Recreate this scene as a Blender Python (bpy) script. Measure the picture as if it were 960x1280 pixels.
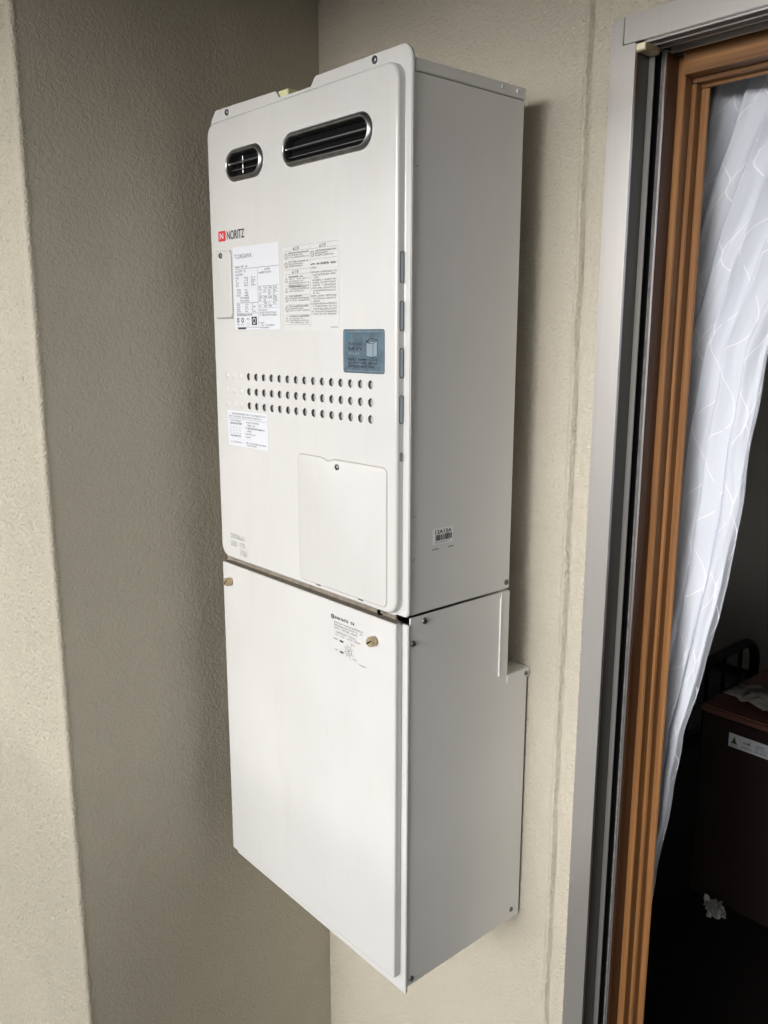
import bpy, bmesh, math, random
from mathutils import Vector, Matrix, noise
R = math.radians
random.seed(7)
for o in list(bpy.data.objects): bpy.data.objects.remove(o)
sc = bpy.context.scene; C = sc.collection

# ------------------------------------------------------------------ camera
cam_d = bpy.data.cameras.new('camera'); cam = bpy.data.objects.new('camera', cam_d); C.objects.link(cam)
cam_d.sensor_fit = 'VERTICAL'; cam_d.sensor_height = 36.0; cam_d.lens = 36.0 * 1076.64 / 1280.0
cam_d.clip_start = 0.02; cam_d.clip_end = 5000
CAM = Vector((0.8694, -0.8175, 0.4013)); YAW, PITCH, ROLL = -0.8473, -0.2020, 0.0015
fwd = Vector((math.sin(YAW) * math.cos(PITCH), math.cos(YAW) * math.cos(PITCH), math.sin(PITCH)))
rt = fwd.cross(Vector((0, 0, 1))).normalized(); up = rt.cross(fwd)
c_, s_ = math.cos(ROLL), math.sin(ROLL)
r2 = rt * c_ + up * s_; u2 = up * c_ - rt * s_
m4 = Matrix((r2, u2, -fwd)).transposed().to_4x4(); m4.translation = CAM
cam.matrix_world = m4
sc.camera = cam

# ------------------------------------------------------------------ sky, sun, exposure
SUN_AZ, SUN_EL = 4.0, 9.0      # low hazy light: degrees to the right of straight out of the wall, degrees above the horizon
w = bpy.data.worlds.new('World'); sc.world = w; w.use_nodes = True
nt = w.node_tree; nt.nodes.clear()
sky = nt.nodes.new('ShaderNodeTexSky'); sky.sky_type = 'NISHITA'; sky.sun_disc = False
sky.sun_elevation = R(SUN_EL); sky.sun_rotation = R(180 - SUN_AZ)
sky.air_density = 1.0; sky.dust_density = 2.0; sky.ozone_density = 1.0
hsv = nt.nodes.new('ShaderNodeHueSaturation'); hsv.inputs['Saturation'].default_value = 0.12
bg = nt.nodes.new('ShaderNodeBackground'); bg.inputs['Strength'].default_value = 0.15
wo = nt.nodes.new('ShaderNodeOutputWorld')
nt.links.new(sky.outputs[0], hsv.inputs['Color']); nt.links.new(hsv.outputs[0], bg.inputs[0]); nt.links.new(bg.outputs[0], wo.inputs[0])
sd = bpy.data.lights.new('sun', 'SUN'); sd.energy = 0.9; sd.angle = R(30); sd.color = (1.0, 0.99, 0.985)
sun = bpy.data.objects.new('sun', sd); C.objects.link(sun)
to_sun = Vector((math.sin(R(SUN_AZ)) * math.cos(R(SUN_EL)), -math.cos(R(SUN_AZ)) * math.cos(R(SUN_EL)), math.sin(R(SUN_EL))))
sun.rotation_euler = to_sun.to_track_quat('Z', 'Y').to_euler(); sun.location = (0.5, -3, 3)
sc.view_settings.view_transform = 'Standard'; sc.view_settings.look = 'None'
sc.view_settings.exposure = 0.78; sc.view_settings.gamma = 1.0; sc.view_settings.use_curve_mapping = False

# ------------------------------------------------------------------ materials
def N(nt, t, **kw):
    n = nt.nodes.new(t)
    for k, v in kw.items():
        if k in n.inputs: n.inputs[k].default_value = v
        else: setattr(n, k, v)
    return n
def mat(name, col, rough=0.5, metal=0.0, var=0.0, vscale=8.0, bump=None, col2=None, spec=0.5, vstretch=(1, 1, 1)):
    """Plain principled material; col varies towards col2 by a noise; bump = list of (scale, distance, strength)."""
    m = bpy.data.materials.new(name); m.use_nodes = True; nt = m.node_tree
    b = nt.nodes['Principled BSDF']; L = nt.links.new
    b.inputs['Roughness'].default_value = rough; b.inputs['Metallic'].default_value = metal
    b.inputs['Specular IOR Level'].default_value = spec
    b.inputs['Base Color'].default_value = (*col, 1)
    tc = N(nt, 'ShaderNodeTexCoord'); mp = N(nt, 'ShaderNodeMapping'); mp.inputs['Scale'].default_value = vstretch
    L(tc.outputs['Object'], mp.inputs['Vector'])
    if var > 0:
        n = N(nt, 'ShaderNodeTexNoise', Scale=vscale, Detail=5.0, Roughness=0.6); L(mp.outputs[0], n.inputs['Vector'])
        rp = N(nt, 'ShaderNodeValToRGB'); c2 = col2 or tuple(c * (1 - var) for c in col)
        rp.color_ramp.elements[0].position = 0.32; rp.color_ramp.elements[1].position = 0.68
        rp.color_ramp.elements[0].color = (*c2, 1); rp.color_ramp.elements[1].color = (*col, 1)
        L(n.outputs[0], rp.inputs[0]); L(rp.outputs[0], b.inputs['Base Color'])
    prev = None
    for (s, d, st) in (bump or []):
        n = N(nt, 'ShaderNodeTexNoise', Scale=s, Detail=2.0, Roughness=0.5); L(mp.outputs[0], n.inputs['Vector'])
        bp = N(nt, 'ShaderNodeBump', Distance=d, Strength=st); L(n.outputs[0], bp.inputs['Height'])
        if prev: L(prev.outputs[0], bp.inputs['Normal'])
        prev = bp
    if prev: L(prev.outputs[0], b.inputs['Normal'])
    return m

def stucco(name, col, scale=160.0, dist=0.0008, rough=0.52):
    m = bpy.data.materials.new(name); m.use_nodes = True; nt = m.node_tree; L = nt.links.new
    b = nt.nodes['Principled BSDF']; b.inputs['Roughness'].default_value = rough; b.inputs['Specular IOR Level'].default_value = 0.45
    tc = N(nt, 'ShaderNodeTexCoord')
    big = N(nt, 'ShaderNodeTexNoise', Scale=2.2, Detail=6.0, Roughness=0.62); L(tc.outputs['Object'], big.inputs['Vector'])
    rp = N(nt, 'ShaderNodeValToRGB'); rp.color_ramp.elements[0].position = 0.3; rp.color_ramp.elements[1].position = 0.7
    rp.color_ramp.elements[0].color = (*(c * 0.90 for c in col), 1); rp.color_ramp.elements[1].color = (*col, 1)
    L(big.outputs[0], rp.inputs[0])
    # sparse dirt specks
    sp = N(nt, 'ShaderNodeTexNoise', Scale=60.0, Detail=4.0, Roughness=0.7); L(tc.outputs['Object'], sp.inputs['Vector'])
    sr = N(nt, 'ShaderNodeMapRange'); sr.inputs[1].default_value = 0.70; sr.inputs[2].default_value = 0.80
    L(sp.outputs[0], sr.inputs[0])
    mx = N(nt, 'ShaderNodeMix', data_type='RGBA'); mx.inputs[7].default_value = (*(c * 0.55 for c in col), 1)
    L(sr.outputs[0], mx.inputs[0]); L(rp.outputs[0], mx.inputs[6]); L(mx.outputs[2], b.inputs['Base Color'])
    # sprayed, rolled-flat lumps: two noises and a smooth voronoi
    n1 = N(nt, 'ShaderNodeTexNoise', Scale=scale, Detail=2.5, Roughness=0.55, Distortion=0.6); L(tc.outputs['Object'], n1.inputs['Vector'])
    r1 = N(nt, 'ShaderNodeMapRange'); r1.inputs[1].default_value = 0.36; r1.inputs[2].default_value = 0.66; L(n1.outputs[0], r1.inputs[0])
    n2 = N(nt, 'ShaderNodeTexNoise', Scale=scale * 3.1, Detail=2.0); L(tc.outputs['Object'], n2.inputs['Vector'])
    n3 = N(nt, 'ShaderNodeTexNoise', Scale=7.0, Detail=3.0); L(tc.outputs['Object'], n3.inputs['Vector'])
    b3 = N(nt, 'ShaderNodeBump', Distance=0.012, Strength=0.35); L(n3.outputs[0], b3.inputs['Height'])
    b1 = N(nt, 'ShaderNodeBump', Distance=dist, Strength=0.75); L(r1.outputs[0], b1.inputs['Height']); L(b3.outputs[0], b1.inputs['Normal'])
    b2 = N(nt, 'ShaderNodeBump', Distance=dist * 0.35, Strength=0.5); L(n2.outputs[0], b2.inputs['Height']); L(b1.outputs[0], b2.inputs['Normal'])
    L(b2.outputs[0], b.inputs['Normal'])
    return m

def grain(name, c1, c2, rough=0.42):
    """brown wood-grain resin: streaks running along Z (or X for the head)"""
    return mat(name, c1, rough, 0, 0.5, 1.0, bump=[(1.0, 0.0006, 0.25)], col2=c2, vstretch=(160, 160, 2.5), spec=0.4)

M = {}
M['stucco'] = stucco('stucco', (0.475, 0.437, 0.355))
M['stucco_wall'] = stucco('sprayed_stucco', (0.505, 0.466, 0.383), 175.0, 0.0017, 0.5)
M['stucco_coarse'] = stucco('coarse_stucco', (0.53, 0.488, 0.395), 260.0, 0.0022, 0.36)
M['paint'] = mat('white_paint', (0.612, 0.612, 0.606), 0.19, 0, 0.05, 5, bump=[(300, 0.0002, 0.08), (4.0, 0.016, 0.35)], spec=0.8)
M['front_paint'] = None
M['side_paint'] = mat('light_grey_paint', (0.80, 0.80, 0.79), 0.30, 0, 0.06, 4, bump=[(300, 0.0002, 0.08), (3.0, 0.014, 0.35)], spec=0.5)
M['cover_paint'] = mat('ivory_paint', (0.55, 0.555, 0.54), 0.42, 0, 0.03, 6, spec=0.4)
M['black'] = mat('black_void', (0.006, 0.006, 0.007), 0.9, spec=0.1)
M['inner'] = mat('inner_sheet', (0.46, 0.46, 0.45), 0.5, 0.0, 0.4, 45)
M['chrome'] = mat('vent_steel', (0.42, 0.42, 0.42), 0.30, 1.0, 0.3, 40)
M['screw'] = mat('screw_steel', (0.20, 0.20, 0.21), 0.35, 0.9)
M['brass'] = mat('aged_brass', (0.62, 0.50, 0.32), 0.42, 0.6, 0.3, 80)
M['slot_rim'] = mat('slot_rim', (0.05, 0.06, 0.07), 0.5)
M['slot_in'] = mat('slot_sheet', (0.42, 0.47, 0.52), 0.5, 0.0)
M['sticker'] = mat('white_sticker', (0.64, 0.66, 0.71), 0.35)
M['clear_sticker'] = mat('cream_sticker', (0.605, 0.612, 0.610), 0.28)
M['ink'] = mat('grey_ink', (0.10, 0.10, 0.115), 0.6)
M['ink2'] = mat('faint_ink', (0.30, 0.30, 0.30), 0.6)
M['black_ink'] = mat('black_ink', (0.03, 0.03, 0.035), 0.6)
M['red'] = mat('red_print', (0.62, 0.03, 0.03), 0.4)
M['blue_sticker'] = mat('blue_grey_foil', (0.135, 0.20, 0.255), 0.33, 0.3, 0.45, 60)
M['blue_light'] = mat('pale_blue_print', (0.25, 0.32, 0.37), 0.4, 0.2)
M['blue_teal'] = mat('teal_print', (0.04, 0.16, 0.24), 0.4)
M['blue_dark'] = mat('navy_print', (0.025, 0.035, 0.05), 0.5)
M['alu'] = mat('silver_anodised_aluminium', (0.75, 0.73, 0.715), 0.33, 0.92, 0.03, 1.0, bump=[(1.0, 0.0003, 0.15)], vstretch=(220, 60, 1.2))
M['alu_in'] = mat('weathered_aluminium', (0.30, 0.295, 0.28), 0.42, 0.6, 0.2, 2.0, vstretch=(80, 80, 1))
M['gasket'] = mat('black_rubber', (0.01, 0.01, 0.012), 0.6)
M['pile'] = mat('grey_pile_strip', (0.45, 0.44, 0.43), 0.8, 0, 0.5, 1.0, vstretch=(60, 60, 90))
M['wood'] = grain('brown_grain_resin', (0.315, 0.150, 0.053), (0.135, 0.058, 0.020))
M['rail_metal'] = mat('grey_rail_paint', (0.42, 0.42, 0.41), 0.45, 0.3, 0.1, 3)
M['soffit'] = mat('soffit_paint', (0.34, 0.32, 0.28), 0.8, 0, 0.15, 4, bump=[(120, 0.001, 0.4)])
M['board'] = mat('grey_block_board', (0.40, 0.40, 0.39), 0.6, 0, 0.15, 3)
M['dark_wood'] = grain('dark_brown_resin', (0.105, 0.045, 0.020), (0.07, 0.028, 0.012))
M['concrete'] = mat('balcony_concrete', (0.26, 0.25, 0.23), 0.8, 0, 0.25, 3, bump=[(90, 0.002, 0.4)])
M['ground'] = mat('far_ground', (0.22, 0.22, 0.20), 0.9, 0, 0.25, 0.05)
M['room_wall'] = mat('room_wallpaper', (0.72, 0.70, 0.66), 0.8, 0, 0.06, 3, bump=[(140, 0.001, 0.3)])
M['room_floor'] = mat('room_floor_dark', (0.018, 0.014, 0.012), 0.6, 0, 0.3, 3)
M['iron'] = mat('black_iron', (0.008, 0.008, 0.009), 0.75, spec=0.2)
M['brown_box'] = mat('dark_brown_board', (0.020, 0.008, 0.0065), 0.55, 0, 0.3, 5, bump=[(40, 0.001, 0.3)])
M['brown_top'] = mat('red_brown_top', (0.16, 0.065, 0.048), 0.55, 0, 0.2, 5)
M['cloth'] = mat('grey_white_cloth', (0.36, 0.34, 0.31), 0.9, 0, 0.2, 20, bump=[(300, 0.001, 0.4)])
M['paper'] = mat('crumpled_paper', (0.60, 0.60, 0.59), 0.7)
M['green'] = mat('green_print', (0.10, 0.20, 0.05), 0.6)
M['mattress'] = mat('grey_mattress', (0.10, 0.10, 0.10), 0.9, 0, 0.2, 10)

def make_front_paint():
    """white enamel with rain streaks and faint smudges"""
    m = M['paint'].copy(); m.name = 'stained_white_paint'; nt = m.node_tree; L = nt.links.new
    b = nt.nodes['Principled BSDF']
    src = b.inputs['Base Color'].links[0].from_socket
    tc = N(nt, 'ShaderNodeTexCoord'); mp = N(nt, 'ShaderNodeMapping'); mp.inputs['Scale'].default_value = (30, 30, 4.0)
    L(tc.outputs['Object'], mp.inputs['Vector'])
    n = N(nt, 'ShaderNodeTexNoise', Scale=1.0, Detail=7.0, Roughness=0.7); L(mp.outputs[0], n.inputs['Vector'])
    r = N(nt, 'ShaderNodeMapRange'); r.inputs[1].default_value = 0.54; r.inputs[2].default_value = 0.80; r.inputs[4].default_value = 0.42
    L(n.outputs[0], r.inputs[0])
    mx = N(nt, 'ShaderNodeMix', data_type='RGBA'); mx.inputs[7].default_value = (0.52, 0.50, 0.45, 1)
    L(r.outputs[0], mx.inputs[0]); L(src, mx.inputs[6]); L(mx.outputs[2], b.inputs['Base Color'])
    return m
M['front_paint'] = make_front_paint()

# ------------------------------------------------------------------ helpers
def link(o, parent=None):
    C.objects.link(o)
    if parent is not None: o.parent = parent
    return o
def tag(o, label, cat, group=None):
    o['label'] = label; o['category'] = cat
    if group: o['group'] = group
    return o
def thing(name, label, cat, loc=(0, 0, 0)):
    o = bpy.data.objects.new(name, None); o.location = loc; o.empty_display_size = 0.1
    link(o); return tag(o, label, cat)
class MB:
    def __init__(s): s.v = []; s.f = []; s.mi = []; s.uv = None
    def add(s, vs, fs, mi=0):
        n = len(s.v); s.v += [tuple(v) for v in vs]; s.f += [tuple(n + i for i in f) for f in fs]; s.mi += [mi] * len(fs); return s
    def box(s, x0, x1, y0, y1, z0, z1, mi=0):
        v = [(x, y, z) for z in (z0, z1) for y in (y0, y1) for x in (x0, x1)]
        return s.add(v, [(0, 2, 3, 1), (4, 5, 7, 6), (0, 1, 5, 4), (2, 6, 7, 3), (0, 4, 6, 2), (1, 3, 7, 5)], mi)
    def prism_z(s, poly, z0, z1, mi=0):
        """poly: list of (x,y), counter-clockwise seen from +Z"""
        n = len(poly); v = [(x, y, z0) for x, y in poly] + [(x, y, z1) for x, y in poly]
        f = [(i, (i + 1) % n, n + (i + 1) % n, n + i) for i in range(n)] + [tuple(range(n - 1, -1, -1)), tuple(range(n, 2 * n))]
        return s.add(v, f, mi)
    def prism_y(s, poly, y0, y1, mi=0):
        """poly: list of (x,z); y0 < y1"""
        n = len(poly); v = [(x, y0, z) for x, z in poly] + [(x, y1, z) for x, z in poly]
        f = [(i, n + i, n + (i + 1) % n, (i + 1) % n) for i in range(n)] + [tuple(range(n)), tuple(range(2 * n - 1, n - 1, -1))]
        return s.add(v, f, mi)
    def loft(s, rings, cap0=False, cap1=False, mi=0):
        n = len(rings[0]); v = [p for r in rings for p in r]; f = []
        for k in range(len(rings) - 1):
            for i in range(n):
                j = (i + 1) % n; f.append((k * n + i, k * n + j, (k + 1) * n + j, (k + 1) * n + i))
        if cap0: f.append(tuple(range(n - 1, -1, -1)))
        if cap1: f.append(tuple((len(rings) - 1) * n + i for i in range(n)))
        return s.add(v, f, mi)
    def cyl(s, p, q, r, n=16, r1=None, mi=0):
        p, q = Vector(p), Vector(q); d = (q - p).normalized(); a = d.orthogonal().normalized(); b = d.cross(a)
        r1 = r if r1 is None else r1
        ra = [p + a * (r * math.cos(t)) + b * (r * math.sin(t)) for t in (2 * math.pi * i / n for i in range(n))]
        rb = [q + a * (r1 * math.cos(t)) + b * (r1 * math.sin(t)) for t in (2 * math.pi * i / n for i in range(n))]
        return s.loft([ra, rb], True, True, mi)
    def quad_xz(s, x0, x1, z0, z1, y, mi=0):
        return s.add([(x0, y, z0), (x1, y, z0), (x1, y, z1), (x0, y, z1)], [(0, 1, 2, 3)], mi)
    def quad_yz(s, y0, y1, z0, z1, x, mi=0):
        return s.add([(x, y0, z0), (x, y1, z0), (x, y1, z1), (x, y0, z1)], [(0, 1, 2, 3)], mi)
    def build(s, name, mats, parent=None, smooth=None, bevel=None, fix=True):
        me = bpy.data.meshes.new(name); me.from_pydata(s.v, [], s.f)
        for m in (mats if isinstance(mats, (list, tuple)) else [mats]): me.materials.append(M[m] if isinstance(m, str) else m)
        for p, i in zip(me.polygons, s.mi): p.material_index = i
        if fix or bevel:
            bm = bmesh.new(); bm.from_mesh(me)
            if fix: bmesh.ops.recalc_face_normals(bm, faces=bm.faces)
            if bevel:
                es = [e for e in bm.edges if len(e.link_faces) == 2 and e.calc_face_angle(0) > 0.5]
                bmesh.ops.bevel(bm, geom=es, offset=bevel, segments=2, affect='EDGES', clamp_overlap=True)
            bm.to_mesh(me); bm.free()
        if smooth is not None:
            for p in me.polygons: p.use_smooth = True
            me.set_sharp_from_angle(angle=R(smooth))
        me.update()
        return link(bpy.data.objects.new(name, me), parent)

def rrect(x0, x1, z0, z1, r, n=6):
    """rounded rectangle outline, counter-clockwise in (x,z); r = one radius or four (BL, BR, TR, TL)"""
    rs = r if isinstance(r, (tuple, list)) else (r,) * 4
    out = []
    for (cx, cz, a, q) in ((x0 + rs[0], z0 + rs[0], 180, rs[0]), (x1 - rs[1], z0 + rs[1], 270, rs[1]), (x1 - rs[2], z1 - rs[2], 0, rs[2]), (x0 + rs[3], z1 - rs[3], 90, rs[3])):
        for k in range(n + 1):
            t = R(a + 90.0 * k / n); out.append((cx + q * math.cos(t), cz + q * math.sin(t)))
    return out
def stadium(cx, cz, hw, hh, n=12): return rrect(cx - hw, cx + hw, cz - hh, cz + hh, hh - 1e-5, n)
def circle(cx, cz, r, n=16): return [(cx + r * math.cos(2 * math.pi * i / n), cz + r * math.sin(2 * math.pi * i / n)) for i in range(n)]
def ring_y(outline, y): return [(x, y, z) for x, z in outline]

def face_with_holes(mb, outer, holes, y, mi=0):
    """flat face at y facing -Y: outer outline minus hole outlines"""
    bm = bmesh.new(); es = []
    for lp in [outer] + holes:
        vs = [bm.verts.new((p[0], y, p[1])) for p in lp]
        es += [bm.edges.new((vs[i], vs[(i + 1) % len(vs)])) for i in range(len(vs))]
    bmesh.ops.triangle_fill(bm, edges=es, use_beauty=True)
    bm.verts.index_update()
    fs = []
    for f in bm.faces:
        ids = [v.index for v in f.verts]
        fs.append(ids if f.normal.y < 0 else ids[::-1])
    mb.add([v.co[:] for v in bm.verts], fs, mi); bm.free()

def text_mesh(body, size, shear=0.0, xscale=1.0, offset=0.0):
    cu = bpy.data.curves.new('lettering', 'FONT'); cu.body = body; cu.size = size; cu.shear = shear; cu.offset = offset
    ob = bpy.data.objects.new('lettering', cu); C.objects.link(ob)
    me = bpy.data.meshes.new_from_object(ob.evaluated_get(bpy.context.evaluated_depsgraph_get()))
    pts = [(v.co.x * xscale, v.co.y) for v in me.vertices]; fs = [tuple(p.vertices) for p in me.polygons]
    bpy.data.objects.remove(ob); bpy.data.curves.remove(cu); bpy.data.meshes.remove(me)
    return pts, fs
def fit_text(mb, body, x0, x1, z0, z1, plane, mi=0, offset=0.0):
    """lettering stretched to fill the rectangle; plane maps (a, b) to a 3-D point"""
    pts, fs = text_mesh(body, 1.0, offset=offset)
    if not pts: return
    a0 = min(p[0] for p in pts); a1 = max(p[0] for p in pts); b0 = min(p[1] for p in pts); b1 = max(p[1] for p in pts)
    mb.add([plane(x0 + (p[0] - a0) / (a1 - a0) * (x1 - x0), z0 + (p[1] - b0) / (b1 - b0) * (z1 - z0)) for p in pts], fs, mi)
def rect(mb, plane, a0, a1, b0, b1, mi=0):
    mb.add([plane(a0, b0), plane(a1, b0), plane(a1, b1), plane(a0, b1)], [(0, 1, 2, 3)], mi)
def frame(mb, plane, a0, a1, b0, b1, t, mi=0):
    rect(mb, plane, a0, a1, b0, b0 + t, mi); rect(mb, plane, a0, a1, b1 - t, b1, mi)
    rect(mb, plane, a0, a0 + t, b0 + t, b1 - t, mi); rect(mb, plane, a1 - t, a1, b0 + t, b1 - t, mi)
def small_print(mb, plane, a0, a1, b, h, fill=0.85, mi=0, wt=0.11):
    """a line of print too small to read: character cells made of short strokes"""
    a = a0; end = a0 + (a1 - a0) * fill
    while a + h * 0.9 <= end + 1e-9:
        g = h * random.choice((0.75, 0.9, 0.9, 0.9)); t = h * wt
        if random.random() > 0.07:
            for k in range(random.choice((2, 3, 3))):
                bb = b + h * (0.06 + 0.80 * random.random()); i = a + g * 0.05 * random.random(); rect(mb, plane, i, a + g * random.uniform(0.75, 0.95), bb, bb + t, mi)
            for k in range(random.choice((1, 2, 2))):
                aa = a + g * random.uniform(0.05, 0.8); rect(mb, plane, aa, aa + t, b + h * 0.05 * random.random(), b + h * random.uniform(0.7, 0.98), mi)
        a += g * 1.06
def disc_ring(mb, plane, ca, cb, r, t, mi=0, n=16):
    o = [plane(ca + r * math.cos(2 * math.pi * i / n), cb + r * math.sin(2 * math.pi * i / n)) for i in range(n)]
    q = [plane(ca + (r - t) * math.cos(2 * math.pi * i / n), cb + (r - t) * math.sin(2 * math.pi * i / n)) for i in range(n)]
    mb.add(o + q, [(i, (i + 1) % n, n + (i + 1) % n, n + i) for i in range(n)], mi)
def bar2(mb, plane, a0, b0, a1, b1, t, mi=0):
    dx, dz = a1 - a0, b1 - b0; l = math.hypot(dx, dz); px, pz = -dz / l * t / 2, dx / l * t / 2
    mb.add([plane(a0 + px, b0 + pz), plane(a0 - px, b0 - pz), plane(a1 - px, b1 - pz), plane(a1 + px, b1 + pz)], [(0, 1, 2, 3)], mi)

_screw = {}
def screw(name, pos, axis, r, parent, m='screw', h=None):
    """domed cross-head screw; axis '-y' or '+x' is where the head points"""
    key = (round(r, 5), m)
    if key not in _screw:
        h = h or r * 0.55; mb = MB(); n = 16
        prof = [(r, 0.0), (r, -h * 0.35), (r * 0.82, -h * 0.8), (r * 0.5, -h), (0.42 * r, -h)]
        mb.loft([[(q * math.cos(2 * math.pi * i / n), y, q * math.sin(2 * math.pi * i / n)) for i in range(n)] for q, y in prof], True, True)
        o = mb.build('screw', m, None, smooth=50)
        rc = MB(); rc.box(-r * .42, r * .42, -h * 1.05, -h * .99, -r * .08, r * .08); rc.box(-r * .08, r * .08, -h * 1.05, -h * .99, -r * .42, -r * .09); rc.box(-r * .08, r * .08, -h * 1.05, -h * .99, r * .09, r * .42)
        k = rc.build('drive_recess', 'black', None)
        me, km = o.data, k.data; bpy.data.objects.remove(o); bpy.data.objects.remove(k); _screw[key] = (me, km)
    me, km = _screw[key]
    o = link(bpy.data.objects.new(name, me), parent); o.location = pos
    if axis == '+x': o.rotation_euler = (random.uniform(-.1, .1), 0, R(90))
    else: o.rotation_euler = (0, random.uniform(-.7, .7), 0)
    d = link(bpy.data.objects.new('drive_recess', km), o)
    return o

# ================================================================== SETTING
YW = 0.280          # outer face of the house wall
ZF = -1.45          # balcony floor
def structure(o): o['kind'] = 'structure'; return o
structure(MB().add([(-1500, -1500, -9), (1500, -1500, -9), (1500, 1500, -9), (-1500, 1500, -9)], [(0, 1, 2, 3)]).build('ground', 'ground'))
structure(MB().box(-3.2, 3.6, -1.62, 0.277, ZF - 0.2, ZF).build('balcony_floor', 'concrete'))
slab = MB().box(-3.2, 3.6, -1.62, 0.277, 1.26, 1.66).box(-3.2, 3.6, -1.62, -1.45, 1.05, 1.2595)
structure(slab.build('balcony_ceiling', 'soffit'))
RL = thing('balcony_railing', 'plain grey metal railing with upright bars along the open balcony edge', 'railing', (0.0, -1.54, ZF))
def rail_part(mb, name, bevel=None):
    o = mb.build(name, 'rail_metal', RL, bevel=bevel); o.matrix_parent_inverse = Matrix.Translation(-RL.location); return o
rail_part(MB().box(-3.2, 3.6, -1.565, -1.515, -0.42, -0.385), 'top_rail', 0.004); rail_part(MB().box(-3.2, 3.6, -1.555, -1.525, ZF + 0.08, ZF + 0.11), 'bottom_rail', 0.003)
for k in range(5): rail_part(MB().box(-3.1 + k * 1.65, -3.05 + k * 1.65, -1.560, -1.520, ZF + 0.0005, ZF + 0.0795), 'foot')
bal = None
for k in range(56):
    x = -3.12 + k * 0.12
    if bal is None: bal = rail_part(MB().box(-0.01, 0.01, -1.552, -1.528, ZF + 0.1105, -0.4205), 'baluster'); bal.location.x = x
    else:
        o = bal.copy(); C.objects.link(o); o.location.x = x
pt = MB().box(1.90, 1.96, -1.4495, 0.279, ZF + 0.001, 1.2590).build('light_block_board', 'board', None, bevel=0.004)  # unseen board, added to cut the light reaching the left wall
tag(pt, 'unseen plain grey board partition, added at the balcony end to block light from the right', 'wall')

# house wall: blocks round the window opening, the visible left field as a fine sheet with the caulk seam
WX0, WX1, WZ0, WZ1 = 0.128, 1.26, -1.43, 0.806        # rough opening
hb = MB()
YB = 0.402
xs = [-0.72, -0.5, -0.3, -0.1, 0.0, 0.03, 0.045] + [0.05 + 0.002 * i for i in range(20)] + [0.092, 0.100, 0.108, 0.118, WX0]
zs = [ZF + 0.0125 * i for i in range(int((1.66 - ZF) / 0.0125) + 1)]
def seam_y(x, z):
    c = 0.0695 + 0.0016 * noise.noise(Vector((3.1, 0, z * 9))) + 0.0003 * noise.noise(Vector((7.1, 0, z * 55)))
    d = x - c; y = 0.0
    y += 0.0065 * math.exp(-(d / 0.0024) ** 2)                                  # groove
    y -= 0.0036 * math.exp(-((d + 0.0068) / 0.0036) ** 2) * (1 + 0.5 * noise.noise(Vector((x * 90, 1, z * 60))))   # trowelled lip
    t = max(0.0, min(1.0, (d - 0.001) / 0.006)); y -= 0.0030 * t * t * (3 - 2 * t)       # patch beside the frame stands proud
    if 0.04 < x < 0.12: y += 0.0009 * noise.noise(Vector((x * 140, 5, z * 90)))
    return YW + y
nx = len(xs)
hv = [(x, seam_y(x, z), z) for z in zs for x in xs]
hf = [(j * nx + i, j * nx + i + 1, (j + 1) * nx + i + 1, (j + 1) * nx + i) for j in range(len(zs) - 1) for i in range(nx - 1) if not (zs[j] >= 9)]
hb.add(hv, hf)
hb.box(-3.2, -0.72, YW, YB, ZF, 1.66)
hb.box(-0.7195, WX0, YW + 0.009, YB, ZF, 1.66)
hb.box(WX0 + 0.0002, WX1, YW - 0.003, YB, WZ1, 1.66)
hb.box(WX1 + 0.0002, 3.6, YW, YB, ZF, 1.66)
hb.box(WX0 + 0.0002, WX1, YW, YB, ZF, WZ0)
hw = hb.build('house_wall', 'stucco_wall', None, smooth=60)
tag(hw, 'beige stucco house wall carrying the white heater, with a cracked vertical caulk seam', 'wall')

# return wall that ends in a bright face on the left
XC = -0.565
pl = MB(); outl = []
rr = 0.006
for k in range(7):
    t = R(270 + 90 * k / 6); outl.append((XC - rr + rr * math.cos(t), -0.302 + rr + rr * math.sin(t)))
prof = [(-2.4, -0.302)] + outl + [(XC, y) for y in (-0.2, -0.1, 0.0, 0.1, 0.2, 0.2795)] + [(-2.4, 0.2795)]
zz = [ZF + 0.02 * i for i in range(int((1.258 - ZF) / 0.02) + 1)] + [1.258]
rings = []
for z in zz:
    rg = []
    for (x, y) in prof:
        dx = 0.0006 * noise.noise(Vector((x * 40, y * 40, z * 38))) + 0.0022 * noise.noise(Vector((1.7, y * 3, z * 4)))
        rg.append((x + (dx if x > -2 else 0), y + (dx * 0.6 if y < 0.27 and x > -2 else 0), z))
    rings.append(rg)
pl.loft(rings, True, True)
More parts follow.
